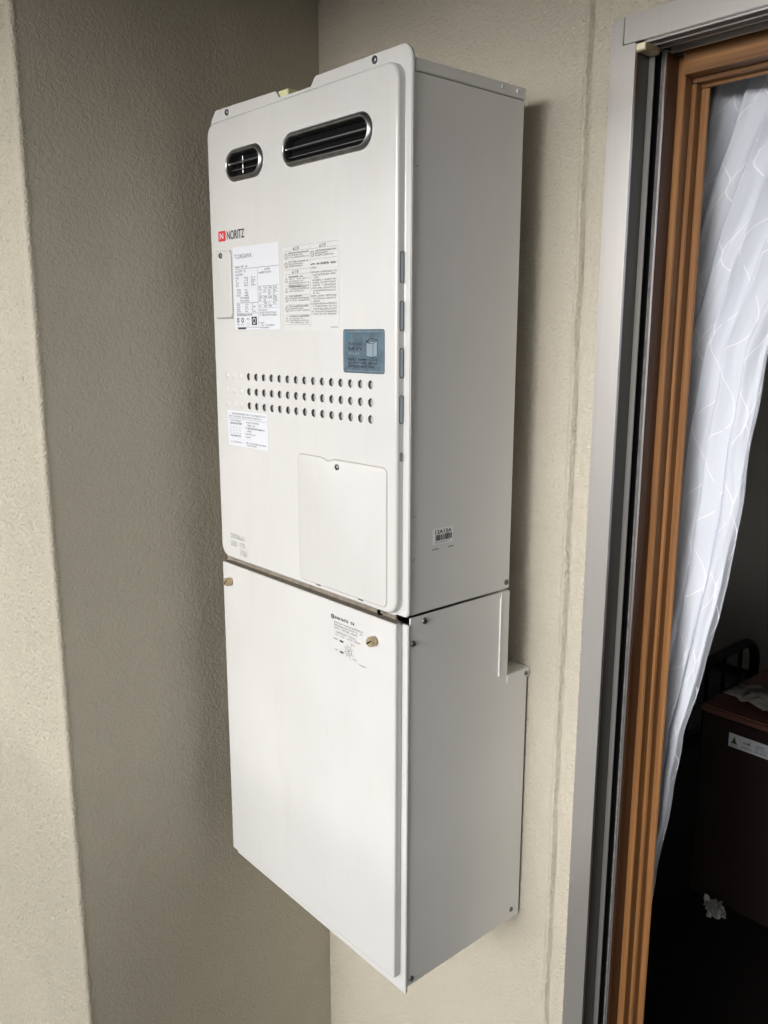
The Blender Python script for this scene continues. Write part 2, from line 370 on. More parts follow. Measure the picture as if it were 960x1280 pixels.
# rough sprayed relief on the end face and round its edge
path = [(XC - 0.006 - 0.0027 * k, -0.302, 0, -1) for k in range(250, 0, -1)]
path += [(XC - rr + rr * math.cos(R(270 + 15 * k)), -0.302 + rr + rr * math.sin(R(270 + 15 * k)), math.cos(R(270 + 15 * k)), math.sin(R(270 + 15 * k))) for k in range(7)]
path += [(XC, -0.296 + 0.002 * k, 1, 0) for k in range(1, 9)]
zr = [-1.36 + 0.0027 * k for k in range(886)]
n1 = len(path); pv = []; px_ = []
acc = 0.0
for k in range(n1):
    if k: acc += math.hypot(path[k][0] - path[k - 1][0], path[k][1] - path[k - 1][1])
    px_.append(acc)
for z in zr:
    for k, (x, y, nx_, ny_) in enumerate(path):
        a = px_[k]
        v1 = noise.noise(Vector((a * 165, z * 140, 0.3))); v2 = noise.noise(Vector((a * 300, z * 260, 4.1))); v3 = noise.noise(Vector((a * 45, z * 40, 7.7)))
        h = 0.0010 + 0.0036 * (0.70 - abs(v1) * 2.2) + 0.0018 * v2 + 0.0008 * v3
        ew = 1.0 if k < n1 - 24 else (max(0.16, 1.0 - (k - (n1 - 24)) / 9.0))
        h *= ew
        base = 0.0016 * (0 if k < n1 - 8 else (k - (n1 - 9)) / 8.0) * 1.6
        wob = 0.0022 * noise.noise(Vector((1.7, y * 3, z * 4)))
        pv.append((x + nx_ * (h - base + 0.0006) + wob, y + ny_ * (h - base + 0.0006) + wob * 0.6, z))
pl.add(pv, [(j * n1 + i, j * n1 + i + 1, (j + 1) * n1 + i + 1, (j + 1) * n1 + i) for j in range(len(zr) - 1) for i in range(n1 - 1)], 1)
sw = pl.build('return_wall', ['stucco', 'stucco_coarse'], None, smooth=70, fix=False)
tag(sw, 'beige stucco return wall beside the heater ending in a bright rough face', 'wall')

# room behind the window
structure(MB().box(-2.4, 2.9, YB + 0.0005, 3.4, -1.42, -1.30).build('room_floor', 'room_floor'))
structure(MB().box(-2.4, 2.9, YB + 0.0005, 3.4, 1.12, 1.20).build('room_ceiling', 'room_wall'))
structure(MB().box(-2.4, 2.9, 3.4005, 3.5, -1.42, 1.20).build('room_wall_back', 'room_wall'))
structure(MB().box(-2.5, -2.4005, YB + 0.0005, 3.5, -1.42, 1.20).build('room_wall_left', 'room_wall'))
structure(MB().box(2.9005, 3.0, YB + 0.0005, 3.5, -1.42, 1.20).build('room_wall_right', 'room_wall'))

# ================================================================== WATER HEATER (upper unit)
PY = -0.018                         # front plate
X0, X1 = -0.489, 0.0
H = thing('water_heater', 'white wall-mounted gas water heater with round vent holes, stickers and two steel vents', 'water heater', (-0.245, YW, 0.0))
def P(mb, name, mats, parent=H, **kw):
    o = mb.build(name, mats, parent, **kw); o.matrix_parent_inverse = Matrix.Translation(-Vector(top_of(parent))); return o
def top_of(p):
    while p.parent is not None: p = p.parent
    return p.location
def PP(mb, name, mats, parent, **kw):       # sub-part of a part whose own mesh is in world coordinates
    return mb.build(name, mats, parent, **kw)
# case
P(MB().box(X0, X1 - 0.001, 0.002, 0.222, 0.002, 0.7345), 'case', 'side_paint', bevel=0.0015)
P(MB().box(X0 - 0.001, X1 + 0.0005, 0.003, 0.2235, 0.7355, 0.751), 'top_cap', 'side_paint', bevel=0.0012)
for zb in (0.10, 0.62):
    P(MB().box(-0.42, -0.07, 0.2225, 0.2325, zb, zb + 0.05).box(-0.42, -0.40, 0.2325, YW - 0.0015, zb, zb + 0.05).box(-0.09, -0.07, 0.2325, YW - 0.0015, zb, zb + 0.05), 'wall_bracket', 'side_paint')
# flange sheet with two raised tabs on top
fl_r = [(-0.496, 0.004), (-0.008, 0.001)]
fo = [(-0.496, 0.010), (-0.490, 0.003), (-0.020, 0.0005), (-0.004, 0.0005), (0.0005, 0.003), (0.0025, 0.010)]
fo += [(0.0025 - 0.021 + 0.021 * math.cos(R(a)), 0.7685 - 0.021 + 0.021 * math.sin(R(a))) for a in range(0, 91, 10)]
fo += [(-0.2035, 0.7680), (-0.2140, 0.7560), (-0.2940, 0.7560), (-0.3035, 0.7670), (-0.4800, 0.7705), (-0.4925, 0.7590), (-0.496, 0.750)]
P(MB().prism_y(fo, -0.0045, 0.0012), 'flange', 'paint', bevel=0.0012, smooth=35)
P(MB().box(-0.345, -0.318, 0.030, 0.060, 0.7512, 0.7800), 'terminal_tab', mat('yellowed_tab', (0.72, 0.70, 0.42), 0.5), bevel=0.001)
# front cover: rings from the flange up to the rounded shoulder, then the flat face with its holes
holes = []
gx = [-0.3805 + i * (0.3158 / 14) for i in range(15)]; gz = [0.3331, 0.3080, 0.2842]
for z in gz:
    for x in gx: holes.append(circle(x, z, 0.0061, 14))
VB = (-0.1636, 0.6722, 0.1020, 0.0228); VS = (-0.3747, 0.6715, 0.0520, 0.0232)
vo = [stadium(*VB, 12), stadium(*VS, 12)]
cover_out = lambda ins, rad: rrect(X0 + ins, -0.0095 - ins, 0.0035 + ins, 0.7475 - ins, rad, 8)
fc = MB()
rg = [ring_y(cover_out(-0.0045, 0.026), -0.0046), ring_y(cover_out(-0.0016, 0.0245), -0.0049), ring_y(cover_out(-0.0004, 0.0235), -0.0054), ring_y(cover_out(0.0, 0.023), -0.0060), ring_y(cover_out(0.0, 0.023), -0.0130)]
for k in range(1, 7):
    a = R(90 * k / 6); rg.append(ring_y(cover_out(0.005 * (1 - math.cos(a)), 0.023 - 0.005 * (1 - math.cos(a))), -0.0130 - 0.005 * math.sin(a)))
fc.loft(rg, False, False)
face_with_holes(fc, cover_out(0.005, 0.018), holes + vo, PY)
for hloop, dep in [(h, -0.0165) for h in holes] + [(h, -0.0150) for h in vo]:
    fc.loft([ring_y(hloop, PY), ring_y(hloop, dep)], False, False)
cover = P(fc, 'front_cover', 'front_paint', smooth=32, fix=False)
bm = bmesh.new(); bm.from_mesh(cover.data); bmesh.ops.remove_doubles(bm, verts=bm.verts, dist=2e-6); bm.to_mesh(cover.data); bm.free()
for p_ in cover.data.polygons: p_.use_smooth = True
cover.data.set_sharp_from_angle(angle=R(32))
# what shows behind the round holes
ib = MB().box(-0.40, -0.045, -0.0128, -0.0115, 0.268, 0.350)
for x in [gx[0] - 0.011] + [x + 0.0113 for x in gx]: ib.box(x - 0.0007, x + 0.0007, -0.0155, -0.0129, 0.268, 0.350)
P(ib, 'inner_baffle', 'inner')
# faint filled holes on the left of the grid
for z in gz:
    for x in (-0.4495, -0.4275, -0.4055):
        d = MB(); d.loft([ring_y(circle(x, z, 0.0060, 14), PY - 0.00002), ring_y(circle(x, z, 0.0054, 14), PY - 0.0004), ring_y(circle(x, z, 0.003, 14), PY - 0.0005)], False, True)
        P(d, 'blanked_hole', 'front_paint', smooth=50)
# vents
def vent(v, bars, post=None):
    cx, cz, hw, hh = v; e = MB()
    pr = [(0.0020, PY - 0.00005), (0.0018, PY - 0.0012), (0.0006, PY - 0.0026), (-0.0022, PY - 0.0050), (-0.0040, PY - 0.0056), (-0.0056, PY - 0.0044), (-0.0064, PY - 0.0010), (-0.0068, PY + 0.0095)]
    e.loft([ring_y(stadium(cx, cz, hw + o, hh + o, 12), y) for o, y in pr], False, False)
    ring = P(e, 'vent', 'chrome', smooth=60)
    k = MB(); k.prism_y(stadium(cx, cz, hw - 0.0064, hh - 0.0064, 12), -0.0075, -0.0065); PP(k, 'duct', 'black', ring)
    for (z, y, t) in bars:
        b = MB(); r = hh - 0.0066; dz = z - cz; ext = hw - hh + math.sqrt(max(1e-6, r * r - dz * dz)) + 0.0004
        b.box(cx - ext, cx + ext, y - t, y + t, z - t * 0.8, z + t * 0.8); PP(b, 'louvre', 'chrome', ring, bevel=t * 0.4)
    if post:
        b = MB(); b.cyl((post, -0.0100, cz - 0.012), (post, -0.0100, cz + 0.014), 0.0016, 10); PP(b, 'post', 'chrome', ring, smooth=60)
vent(VB, [(0.6735, -0.0185, 0.0013), (0.6622, -0.0145, 0.0007)])
vent(VS, [(0.6745, -0.0185, 0.0015), (0.6650, -0.0145, 0.0007)], post=-0.3905)
# flange screws
screw('screw', Vector((-0.0705, -0.0046, 0.7605)) - H.location, '-y', 0.0052, H)
screw('screw', Vector((-0.4430, -0.0046, 0.7610)) - H.location, '-y', 0.0050, H)
# slots in the side of the cover
for (za, zb_) in ((0.4702, 0.5115), (0.4072, 0.4473), (0.3439, 0.3848), (0.2813, 0.3210), (0.2290, 0.2410)):
    ny = -0.0100
    oy = rrect(ny - (0.0036 if zb_ > 0.25 else 0.0016), ny + (0.0036 if zb_ > 0.25 else 0.0016), za, zb_, (0.0035 if zb_ > 0.25 else 0.0015), 6)
    s1 = MB(); XS = -0.0093
    iy = [((y - ny) * 0.74 + ny, (z - (za + zb_) / 2) * 0.95 + (za + zb_) / 2) for y, z in oy]
    s1.loft([[(XS - 0.0004, y, z) for y, z in oy], [(XS + 0.0006, y, z) for y, z in oy], [(XS + 0.0005, y, z) for y, z in iy], [(XS + 0.0001, y, z) for y, z in iy]])
    so = P(s1, 'side_slot', 'slot_rim', smooth=40)
    s2 = MB(); s2.add([(XS + 0.00025, y, z) for y, z in iy], [tuple(range(len(iy)))]); PP(s2, 'slot_shutter', 'slot_in', so)
# small cover plate (upper left) and service panel (lower right)
def plate(outline_fn, y0, h, name, m):
    mb = MB(); mb.loft([ring_y(outline_fn(0), y0), ring_y(outline_fn(0), y0 - h * 0.5), ring_y(outline_fn(h * 0.25), y0 - h * 0.85), ring_y(outline_fn(h * 0.7), y0 - h)], False, True)
    return P(mb, name, m, smooth=40)
pc = plate(lambda i: rrect(-0.4755 + i, -0.4205 - i, 0.4305 + i, 0.5420 - i, 0.0085 - min(i, .004), 6), PY - 0.00005, 0.0034, 'small_cover', 'cover_paint')
lip = MB().prism_y(rrect(-0.474, -0.422, 0.4288, 0.4316, 0.001, 2), PY - 0.0012, PY - 0.0001); PP(lip, 'shadow_gap', 'ink2', pc)
screw('screw', Vector((-0.4508, PY - 0.0034, 0.5333)) - H.location, '-y', 0.0048, H)
def notch_outline(i):
    r = 0.0085; o = rrect(-0.2420 + i, -0.0300 - i, 0.0125 + i, 0.2170 - i, r - min(i, .004), 6)
    k = 21   # start of the top-left corner in the outline: top edge runs right to left just before it
    t = 0.2170 - i
    return o[:k] + [(-0.1480, t), (-0.1545, t - 0.0012), (-0.1600, t - 0.0038), (-0.1680, t - 0.0042), (-0.1740, t - 0.0018), (-0.1830, t)] + o[k:]
gp = MB(); gp.loft([ring_y(notch_outline(-0.0016), PY - 0.00006), ring_y(notch_outline(-0.0012), PY - 0.00045), ring_y(notch_outline(0.0005), PY - 0.00045)], False, True)
gap = P(gp, 'panel_gap', mat('panel_shadow_gap', (0.36, 0.35, 0.32), 0.7))
sp_ = plate(notch_outline, PY - 0.00046, 0.0007, 'service_panel', 'front_paint')
screw('screw', Vector((-0.1416, PY - 0.00115, 0.2067)) - H.location, '-y', 0.0047, H)
for x in (-0.198, -0.093): P(MB().box(x, x + 0.010, PY - 0.0012, PY - 0.0001, 0.0098, 0.0116), 'panel_catch', 'ink')
P(MB().box(-0.0505, -0.0475, PY - 0.0004, PY + 0.004, -0.0012, 0.0040).box(-0.0495, -0.0430, PY - 0.0004, PY + 0.004, -0.0030, -0.0012), 'bottom_clip', 'black')
# logo
FR = lambda y: (lambda a, b: (a, y, b))
fpl = FR(PY - 0.0005)
lg = MB(); lg.prism_y(rrect(-0.4610, -0.4385, 0.5568, 0.5735, 0.002, 3), PY - 0.0004, PY - 0.00005)
logo = P(lg, 'logo_badge', 'red')
l2 = MB(); pl_ = FR(PY - 0.0006)
fit_text(l2, 'N', -0.4560, -0.4450, 0.5605, 0.5700, pl_, offset=0.02); PP(l2, 'logo_letter', 'sticker', logo)
l3 = MB(); fit_text(l3, 'NORITZ', -0.4340, -0.3800, 0.5578, 0.5722, fpl, offset=0.012); P(l3, 'brand_lettering', 'black_ink')
# stickers
def sticker(x0, x1, z0, z1, m, name='sticker', r=0.0015, parent=H, y=PY):
    mb = MB(); mb.prism_y(rrect(x0, x1, z0, z1, r, 3), y - 0.0003, y - 0.00004); return P(mb, name, m, parent)
pr1 = FR(PY - 0.00045)
# rating plate
st = sticker(-0.4165, -0.2835, 0.4110, 0.5440, 'sticker'); ip = MB(); iq = MB()
fit_text(ip, 'TC2452AWX', -0.4135, -0.3600, 0.5258, 0.5325, pr1)
small_print(ip, pr1, -0.4125, -0.360, 0.5105, 0.0045, 0.8)
rect(ip, pr1, -0.4130, -0.2850, 0.5086, 0.5092); rect(ip, pr1, -0.3450, -0.3445, 0.4160, 0.5086); rect(ip, pr1, -0.3445, -0.2850, 0.4790, 0.4795)
rect(ip, pr1, -0.4120, -0.3450, 0.4540, 0.4546); rect(ip, pr1, -0.4115, -0.3450, 0.4370, 0.4375); rect(ip, pr1, -0.4115, -0.3445, 0.4143, 0.4150)
small_print(ip, pr1, -0.4115, -0.348, 0.5030, 0.0040, 0.55); small_print(ip, pr1, -0.4115, -0.348, 0.4975, 0.0042, 0.45)
for k, z in enumerate((0.4925, 0.4885, 0.4845, 0.4805, 0.4735, 0.4690, 0.4645)):
    small_print(ip, pr1, -0.4105, -0.392, z, 0.0033, 0.9 if k > 3 else 0.5); small_print(ip, pr1, -0.3850, -0.370, z, 0.0033, 0.9); 
    if k < 4: small_print(ip, pr1, -0.3640, -0.349, z, 0.0033, 0.95)
small_print(ip, pr1, -0.398, -0.365, 0.4605, 0.0034, 0.9); small_print(ip, pr1, -0.398, -0.365, 0.4560, 0.0034, 0.9)
for k, z in enumerate((0.4500, 0.4462, 0.4424, 0.4388)):
    small_print(ip, pr1, -0.4105, -0.394, z, 0.0030, 0.8); small_print(ip, pr1, -0.3840, -0.372, z, 0.0030, 0.9); small_print(ip, pr1, -0.3640, -0.350, z, 0.0030, 0.9 if k % 2 else 0.4)
small_print(ip, pr1, -0.4110, -0.352, 0.4328, 0.0036, 0.85, wt=0.16)
for x in (-0.4070, -0.3930):
    disc_ring(ip, pr1, x, 0.4262, 0.0042, 0.0022); small_print(ip, pr1, x - 0.005, x + 0.0055, 0.4178, 0.0030, 1.0)
disc_ring(ip, pr1, -0.3760, 0.4195, 0.0025, 0.0005); small_print(ip, pr1, -0.380, -0.370, 0.4260, 0.0036, 1.0)
rect(iq, pr1, -0.3655, -0.3500, 0.4180, 0.4315); disc_ring(iq, FR(PY - 0.00065), -0.3578, 0.4250, 0.0045, 0.0013, 1); rect(iq, FR(PY - 0.00065), -0.3605, -0.3545, 0.4200, 0.4212, 1)
rect(iq, pr1, -0.4080, -0.3830, 0.4105 + 0.0008, 0.4140)
small_print(ip, pr1, -0.325, -0.300, 0.5035, 0.0038, 0.8); small_print(ip, pr1, -0.342, -0.300, 0.4985, 0.0038, 0.95)
for r_ in range(7):
    z = 0.4745 - r_ * 0.0048; rect(ip, pr1, -0.3430, -0.2860, z - 0.0009, z - 0.0006)
    for c0 in (-0.3420, -0.3285, -0.3150, -0.3010):
        if random.random() > 0.12: small_print(ip, pr1, c0, c0 + 0.0125, z, 0.0036, random.choice((0.6, 0.95)))
for z in (0.4400, 0.4360, 0.4322): small_print(ip, pr1, -0.3420, -0.288, z, 0.0032, random.choice((0.45, 0.9, 0.95)))
small_print(ip, pr1, -0.342, -0.325, 0.4200, 0.0030, 0.9); small_print(ip, pr1, -0.338, -0.295, 0.4162, 0.0030, 0.95); small_print(ip, pr1, -0.342, -0.310, 0.4125, 0.0030, 0.9)
PP(ip, 'print', 'ink', st); PP(iq, 'mark', ['black_ink', 'sticker'], st)
# warning sheet
st = sticker(-0.2730, -0.1340, 0.4080, 0.5360, 'clear_sticker'); ip = MB(); ih = MB()
rect(ip, pr1, -0.2690, -0.1370, 0.5345, 0.5348); rect(ip, pr1, -0.2690, -0.1370, 0.5275, 0.5278); rect(ip, pr1, -0.2025, -0.2022, 0.4150, 0.5345)
for cx in (-0.237, -0.171):
    ip.add([pr1(cx - 0.009, 0.5288), pr1(cx - 0.0045, 0.5288), pr1(cx - 0.0067, 0.5332)], [(0, 1, 2)]); fit_text(ih, '注意', cx - 0.004, cx + 0.007, 0.5286, 0.5336, pr1)
rect(ip, pr1, -0.2690, -0.2030, 0.5000, 0.5003); fit_text(ih, '注意', -0.243, -0.232, 0.4945, 0.4993, pr1); ip.add([pr1(-0.249, 0.4946), pr1(-0.2445, 0.4946), pr1(-0.2467, 0.4990)], [(0, 1, 2)]); rect(ip, pr1, -0.2690, -0.2030, 0.4930, 0.4933)
for (zc, nl, ic) in ((0.5200, 3, 'o'), (0.5070, 3, 'o'), (0.4850, 5, 't'), (0.4700, 3, 't'), (0.4560, 3, 'o'), (0.4410, 3, 'o'), (0.4260, 4, 't')):
    if ic == 'o': disc_ring(ip, pr1, -0.2645, zc, 0.0043, 0.0008); bar2(ip, pr1, -0.2675, zc + 0.003, -0.2615, zc - 0.003, 0.0007)
    else: bar2(ip, pr1, -0.268, zc - 0.003, -0.2645, zc + 0.0035, 0.0007); bar2(ip, pr1, -0.2610, zc - 0.003, -0.2645, zc + 0.0035, 0.0007); bar2(ip, pr1, -0.268, zc - 0.003, -0.261, zc - 0.003, 0.0007)
    for k in range(nl):
        small_print(ip if k else ih, pr1, -0.2580, -0.2035, zc + 0.0032 - k * 0.0032, 0.0026, random.choice((0.97, 0.97, 0.7)), wt=0.10 if k else 0.15)
    if zc < 0.49: rect(ip, pr1, -0.2690, -0.2030, zc - 0.0085, zc - 0.0082)
disc_ring(ip, pr1, -0.1965, 0.5200, 0.0043, 0.0009); bar2(ip, pr1, -0.1995, 0.523, -0.1935, 0.517, 0.0008)
for k in range(3): small_print(ih if k == 0 else ip, pr1, -0.1900, -0.1380, 0.5225 - k * 0.0034, 0.0028, (0.98, 0.6, 0.9)[k])
rect(ip, pr1, -0.2010, -0.1370, 0.5125, 0.5128)
small_print(ih, pr1, -0.2005, -0.1375, 0.5035, 0.0036, 1.0, wt=0.17); small_print(ip, pr1, -0.2005, -0.1375, 0.4985, 0.0030, 0.25)
z = 0.4920
for k in range(17):
    small_print(ip, pr1, -0.2005 + (0.004 if k % 3 else 0), -0.1375, z, 0.0029, random.choice((0.98, 0.98, 0.95, 0.5, 0.3)) if k % 3 == 2 else 0.98); z -= 0.0038
small_print(ip, pr1, -0.155, -0.136, 0.4125, 0.0020, 0.95)
PP(ip, 'print', 'ink', st); PP(ih, 'heading', 'black_ink', st)
# blue sticker
st = sticker(-0.1255, -0.0345, 0.3485, 0.4103, 'blue_sticker', r=0.004)
b1, b2, b3 = MB(), MB(), MB()
frame(b1, pr1, -0.1225, -0.0375, 0.3515, 0.4070, 0.0006)
b2.add([pr1(-0.1215, 0.4040), pr1(-0.1195, 0.3940), pr1(-0.1105, 0.4045)], [(0, 1, 2)]); b4 = MB(); small_print(b4, pr1, -0.088, -0.060, 0.4025, 0.0045, 0.95); PP(b4, 'teal_print', 'blue_teal', st)
small_print(b3, pr1, -0.1140, -0.0810, 0.3868, 0.0052, 1.0); small_print(b3, pr1, -0.1140, -0.0810, 0.3802, 0.0055, 1.0, wt=0.15); small_print(b1, pr1, -0.1140, -0.0860, 0.3742, 0.0042, 0.95)
for k, z in enumerate((0.3658, 0.3610, 0.3562)): small_print(b3, pr1, -0.1150, -0.0470, z, 0.0040, (1.0, 0.98, 0.95)[k], wt=0.15)
rect(b1, pr1, -0.0735, -0.0500, 0.3725, 0.3925); PP(b1, 'pale_print', 'blue_light', st)
for (a0, c0, a1, c1) in ((-0.0735, 0.3725, -0.0735, 0.3925), (-0.0500, 0.3740, -0.0500, 0.3960), (-0.0735, 0.3725, -0.0590, 0.3700), (-0.0590, 0.3700, -0.0500, 0.3740), (-0.0735, 0.3925, -0.0590, 0.3900), (-0.0590, 0.3900, -0.0500, 0.3960), (-0.0590, 0.37, -0.0590, 0.39), (-0.0735, 0.3925, -0.0650, 0.3975), (-0.0650, 0.3975, -0.05, 0.396)):
    bar2(b3, FR(PY - 0.00055), a0, c0, a1, c1, 0.0009)
for s_i in (-1, 1): bar2(b3, FR(PY - 0.0006), -0.0740, 0.3930 + 0.003 * s_i, -0.0670, 0.3930 - 0.003 * s_i, 0.0014)
PP(b3, 'dark_print', 'blue_dark', st); PP(b2, 'teal_mark', 'blue_teal', st)
# lower-left sticker
st = sticker(-0.4510, -0.3265, 0.2125, 0.2735, 'sticker'); ip = MB()
small_print(ip, pr1, -0.440, -0.330, 0.2668, 0.0036, 1.0); small_print(ip, pr1, -0.446, -0.330, 0.2620, 0.0032, 0.9); rect(ip, pr1, -0.449, -0.3285, 0.2596, 0.2600)
small_print(ip, pr1, -0.443, -0.404, 0.2545, 0.0032, 0.95); small_print(ip, pr1, -0.443, -0.404, 0.2495, 0.0036, 1.0, wt=0.16)
for k in range(3):
    for c0 in (-0.443, -0.433, -0.423, -0.413): small_print(ip, pr1, c0, c0 + 0.0045, 0.2430 - k * 0.0050, 0.0032, 1.0)
small_print(ip, pr1, -0.443, -0.404, 0.2280, 0.0036, 1.0, wt=0.16); small_print(ip, pr1, -0.443, -0.400, 0.2175, 0.0030, 0.9)
for k, z in enumerate((0.2540, 0.2490, 0.2440, 0.2390, 0.2340, 0.2290)): small_print(ip, pr1, -0.3950, -0.3320, z, 0.0034, (0.7, 0.5, 0.95, 0.35, 0.5, 0.3)[k], wt=0.16 if k == 2 else 0.11)
small_print(ip, pr1, -0.394, -0.330, 0.2185, 0.0032, 0.98); small_print(ip, pr1, -0.394, -0.350, 0.2145, 0.0030, 0.8)
PP(ip, 'print', 'ink', st)
# faint print at the bottom left
ip = MB(); rect(ip, pr1, -0.4560, -0.3990, 0.0515, 0.0517)
for z in (0.0470, 0.0425): small_print(ip, pr1, -0.4550, -0.4000, z, 0.0034, 0.98)
for z in (0.0350, 0.0315, 0.0280): small_print(ip, pr1, -0.4550, -0.4330, z, 0.0026, 1.0); small_print(ip, pr1, -0.4250, -0.4000, z + 0.001, 0.0024, 0.7)
for z in (0.0225, 0.0185, 0.0150): small_print(ip, pr1, -0.4250, -0.4000, z, 0.0026, 0.98)
P(ip, 'faint_print', 'ink2')
# ---- right side of the case
SD = lambda x: (lambda a, b: (x, a, b))
XSD = -0.001
def side_sticker(y0, y1, z0, z1, m, name='sticker', parent=H):
    return P(MB().box(XSD + 0.00004, XSD + 0.0003, y0, y1, z0, z1), name, m, parent)
st = side_sticker(0.0470, 0.0880, 0.1010, 0.1245, mat('bright_white_sticker', (0.93, 0.94, 0.96), 0.3)); ip = MB(); q_ = SD(XSD + 0.00045)
fit_text(ip, '12A13A', 0.0510, 0.0850, 0.1162, 0.1225, q_, offset=0.02)
y = 0.0520
while y < 0.0845:
    wd = random.choice((0.0005, 0.0005, 0.0010, 0.0015)); rect(ip, q_, y, y + wd, 0.1062, 0.1152); y += wd + random.choice((0.0005, 0.0009))
small_print(ip, q_, 0.0500, 0.0860, 0.1026, 0.0022, 0.95)
PP(ip, 'print', 'black_ink', st)
ip = MB(); rect(ip, SD(XSD + 0.0003), 0.0450, 0.0590, 0.0934, 0.0946); P(ip, 'printed_dash', 'ink')
ip = MB(); rect(ip, SD(XSD + 0.0003), 0.0780, 0.0905, 0.0932, 0.0944); P(ip, 'printed_dash', 'ink')
screw('screw', Vector((XSD, 0.2134, 0.0130)) - H.location, '+x', 0.0046, H)
for (yy, zz_) in ((0.1713, 0.7440), (0.2042, 0.7440)): screw('rivet', Vector((X1 + 0.0005, yy, zz_)) - H.location, '+x', 0.0030, H, m='side_paint')
for (yy, zz_) in ((0.0085, 0.1491), (0.0088, 0.0855), (0.0085, 0.62)): screw('rivet', Vector((XSD, yy, zz_)) - H.location, '+x', 0.0016, H, m='paint')

# ================================================================== PIPE COVER (lower unit)
K = thing('pipe_cover', 'plain white sheet-metal pipe cover with brass thumbscrews hung below the heater', 'pipe cover', (-0.245, YW, -0.62))
def Q(mb, name, mats, parent=K, **kw): return P(mb, name, mats, parent, **kw)
DB, ZS = 0.2743, -0.148
side = [(0.002, -0.0015), (0.222, -0.0015), (0.222, ZS), (DB, ZS), (DB, -0.617), (0.002, -0.617)]
def side_panel(xa, xb):
    mb = MB(); n = len(side); v = [(xa, y, z) for y, z in side] + [(xb, y, z) for y, z in side]
    mb.add(v, [tuple(range(n)), tuple(range(2 * n - 1, n - 1, -1))] + [(i, n + i, n + (i + 1) % n, (i + 1) % n) for i in range(n)]); return mb
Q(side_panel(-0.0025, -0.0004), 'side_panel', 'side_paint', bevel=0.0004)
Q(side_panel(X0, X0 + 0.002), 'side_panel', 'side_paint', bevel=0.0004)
Q(MB().box(X0 + 0.0022, -0.0027, 0.003, 0.2718, -0.6165, -0.6145), 'bottom_panel', 'side_paint')
Q(MB().box(X0 + 0.0022, -0.0027, 0.2235, DB - 0.0005, ZS - 0.0035, ZS - 0.0015), 'shoulder_panel', 'side_paint')
Q(MB().box(X0 + 0.0022, -0.0027, 0.2195, 0.2215, ZS, -0.002), 'back_panel', 'side_paint')
tb = MB().box(-0.0002, 0.0012, 0.2215, 0.2780, -0.1635, -0.1485).box(-0.040, 0.0011, 0.2225, 0.2779, -0.1484, -0.1474)
Q(tb, 'shoulder_bracket', 'side_paint', bevel=0.0004)
Q(MB().box(-0.0002, 0.0016, 0.2010, 0.2208, -0.1440, -0.0030).box(-0.0002, 0.0030, 0.1985, 0.2010, -0.1440, -0.0100), 'closing_strip', 'side_paint', bevel=0.0005)
Q(MB().prism_y([(-0.494, -0.0082), (-0.024, -0.0082), (-0.020, -0.0110), (0.0015, -0.0110), (0.0015, -0.6260), (-0.003, -0.6265), (-0.494, -0.6180)][::-1], -0.0040, 0.0008), 'flange', 'paint', bevel=0.0009)
d = MB(); dr = lambda i, r: rrect(X0 + i, -0.0100 - i, -0.5985 + i, -0.0085 - i, r, 3)
rg = [ring_y(dr(0.0008, 0.004), -0.0042), ring_y(dr(0, 0.004), -0.0070), ring_y(dr(0, 0.004), -0.0140)]
for k in range(1, 5):
    a = R(90 * k / 4); rg.append(ring_y(dr(0.0035 * (1 - math.cos(a)), 0.004 - 0.003 * k / 4), -0.0145 - 0.0035 * math.sin(a)))
d.loft(rg, False, True)
Q(d, 'door', 'front_paint', smooth=32)
Q(MB().box(X0 + 0.002, -0.013, -0.0168, -0.0041, -0.0084, -0.0079), 'top_lip', mat('gap_brown', (0.25, 0.22, 0.175), 0.8, 0, 0.4, 60))  # lip slab in mottled brown, darker than the door
Q(MB().box(X0 - 0.004, -0.025, -0.0038, -0.0008, -0.0080, -0.0004), 'gap_shade_strip', bpy.data.materials['gap_brown'])  # strip added in the gap, its shade put into the brown colour
def thumbscrew(x, z):
    n = 24; mb = MB(); r = 0.0078; dd = PY
    prof = [(r * 0.78, dd - 0.00005), (r * 0.78, dd - 0.002), (r, dd - 0.0025), (r, dd - 0.0105), (r * 0.9, dd - 0.0118), (r * 0.3, dd - 0.0120)]
    rings = []
    for q, yy in prof:
        rings.append([(x + q * (1 - 0.05 * (i % 2) * (yy < dd - 0.002)) * math.cos(2 * math.pi * i / n), yy, z + q * (1 - 0.05 * (i % 2) * (yy < dd - 0.002)) * math.sin(2 * math.pi * i / n)) for i in range(n)])
    mb.loft(rings, True, True); o = Q(mb, 'thumbscrew', 'brass', smooth=40)
    s = MB(); a = random.uniform(0.3, 0.9); pl_t = FR(dd - 0.0122)
    bar2(s, pl_t, x - r * .85 * math.cos(a), z - r * .85 * math.sin(a), x + r * .85 * math.cos(a), z + r * .85 * math.sin(a), 0.0020)
    PP(s, 'slot', 'black', o)
thumbscrew(-0.4605, -0.0415); thumbscrew(-0.0560, -0.0455)
ip = MB(); ih = MB()
ib3 = MB(); disc_ring(ib3, pr1, -0.1575, -0.0325, 0.0042, 0.0030); Q(ib3, 'print_mark', 'ink'); small_print(ih, pr1, -0.1520, -0.1000, -0.0352, 0.0052, 0.98, wt=0.17)
for k, z in enumerate((-0.0420, -0.0465, -0.0510, -0.0575, -0.0620)): small_print(ip, pr1, -0.1540 + (0.004 if k > 2 else 0), -0.0800, z, 0.0034, (0.98, 0.95, 0.8, 0.75, 0.9)[k])
small_print(ip, pr1, -0.1560, -0.1420, -0.0700, 0.0034, 1.0); ib1 = MB(); rect(ib1, pr1, -0.1400, -0.1310, -0.0702, -0.0668); Q(ib1, 'print_block', 'ink')
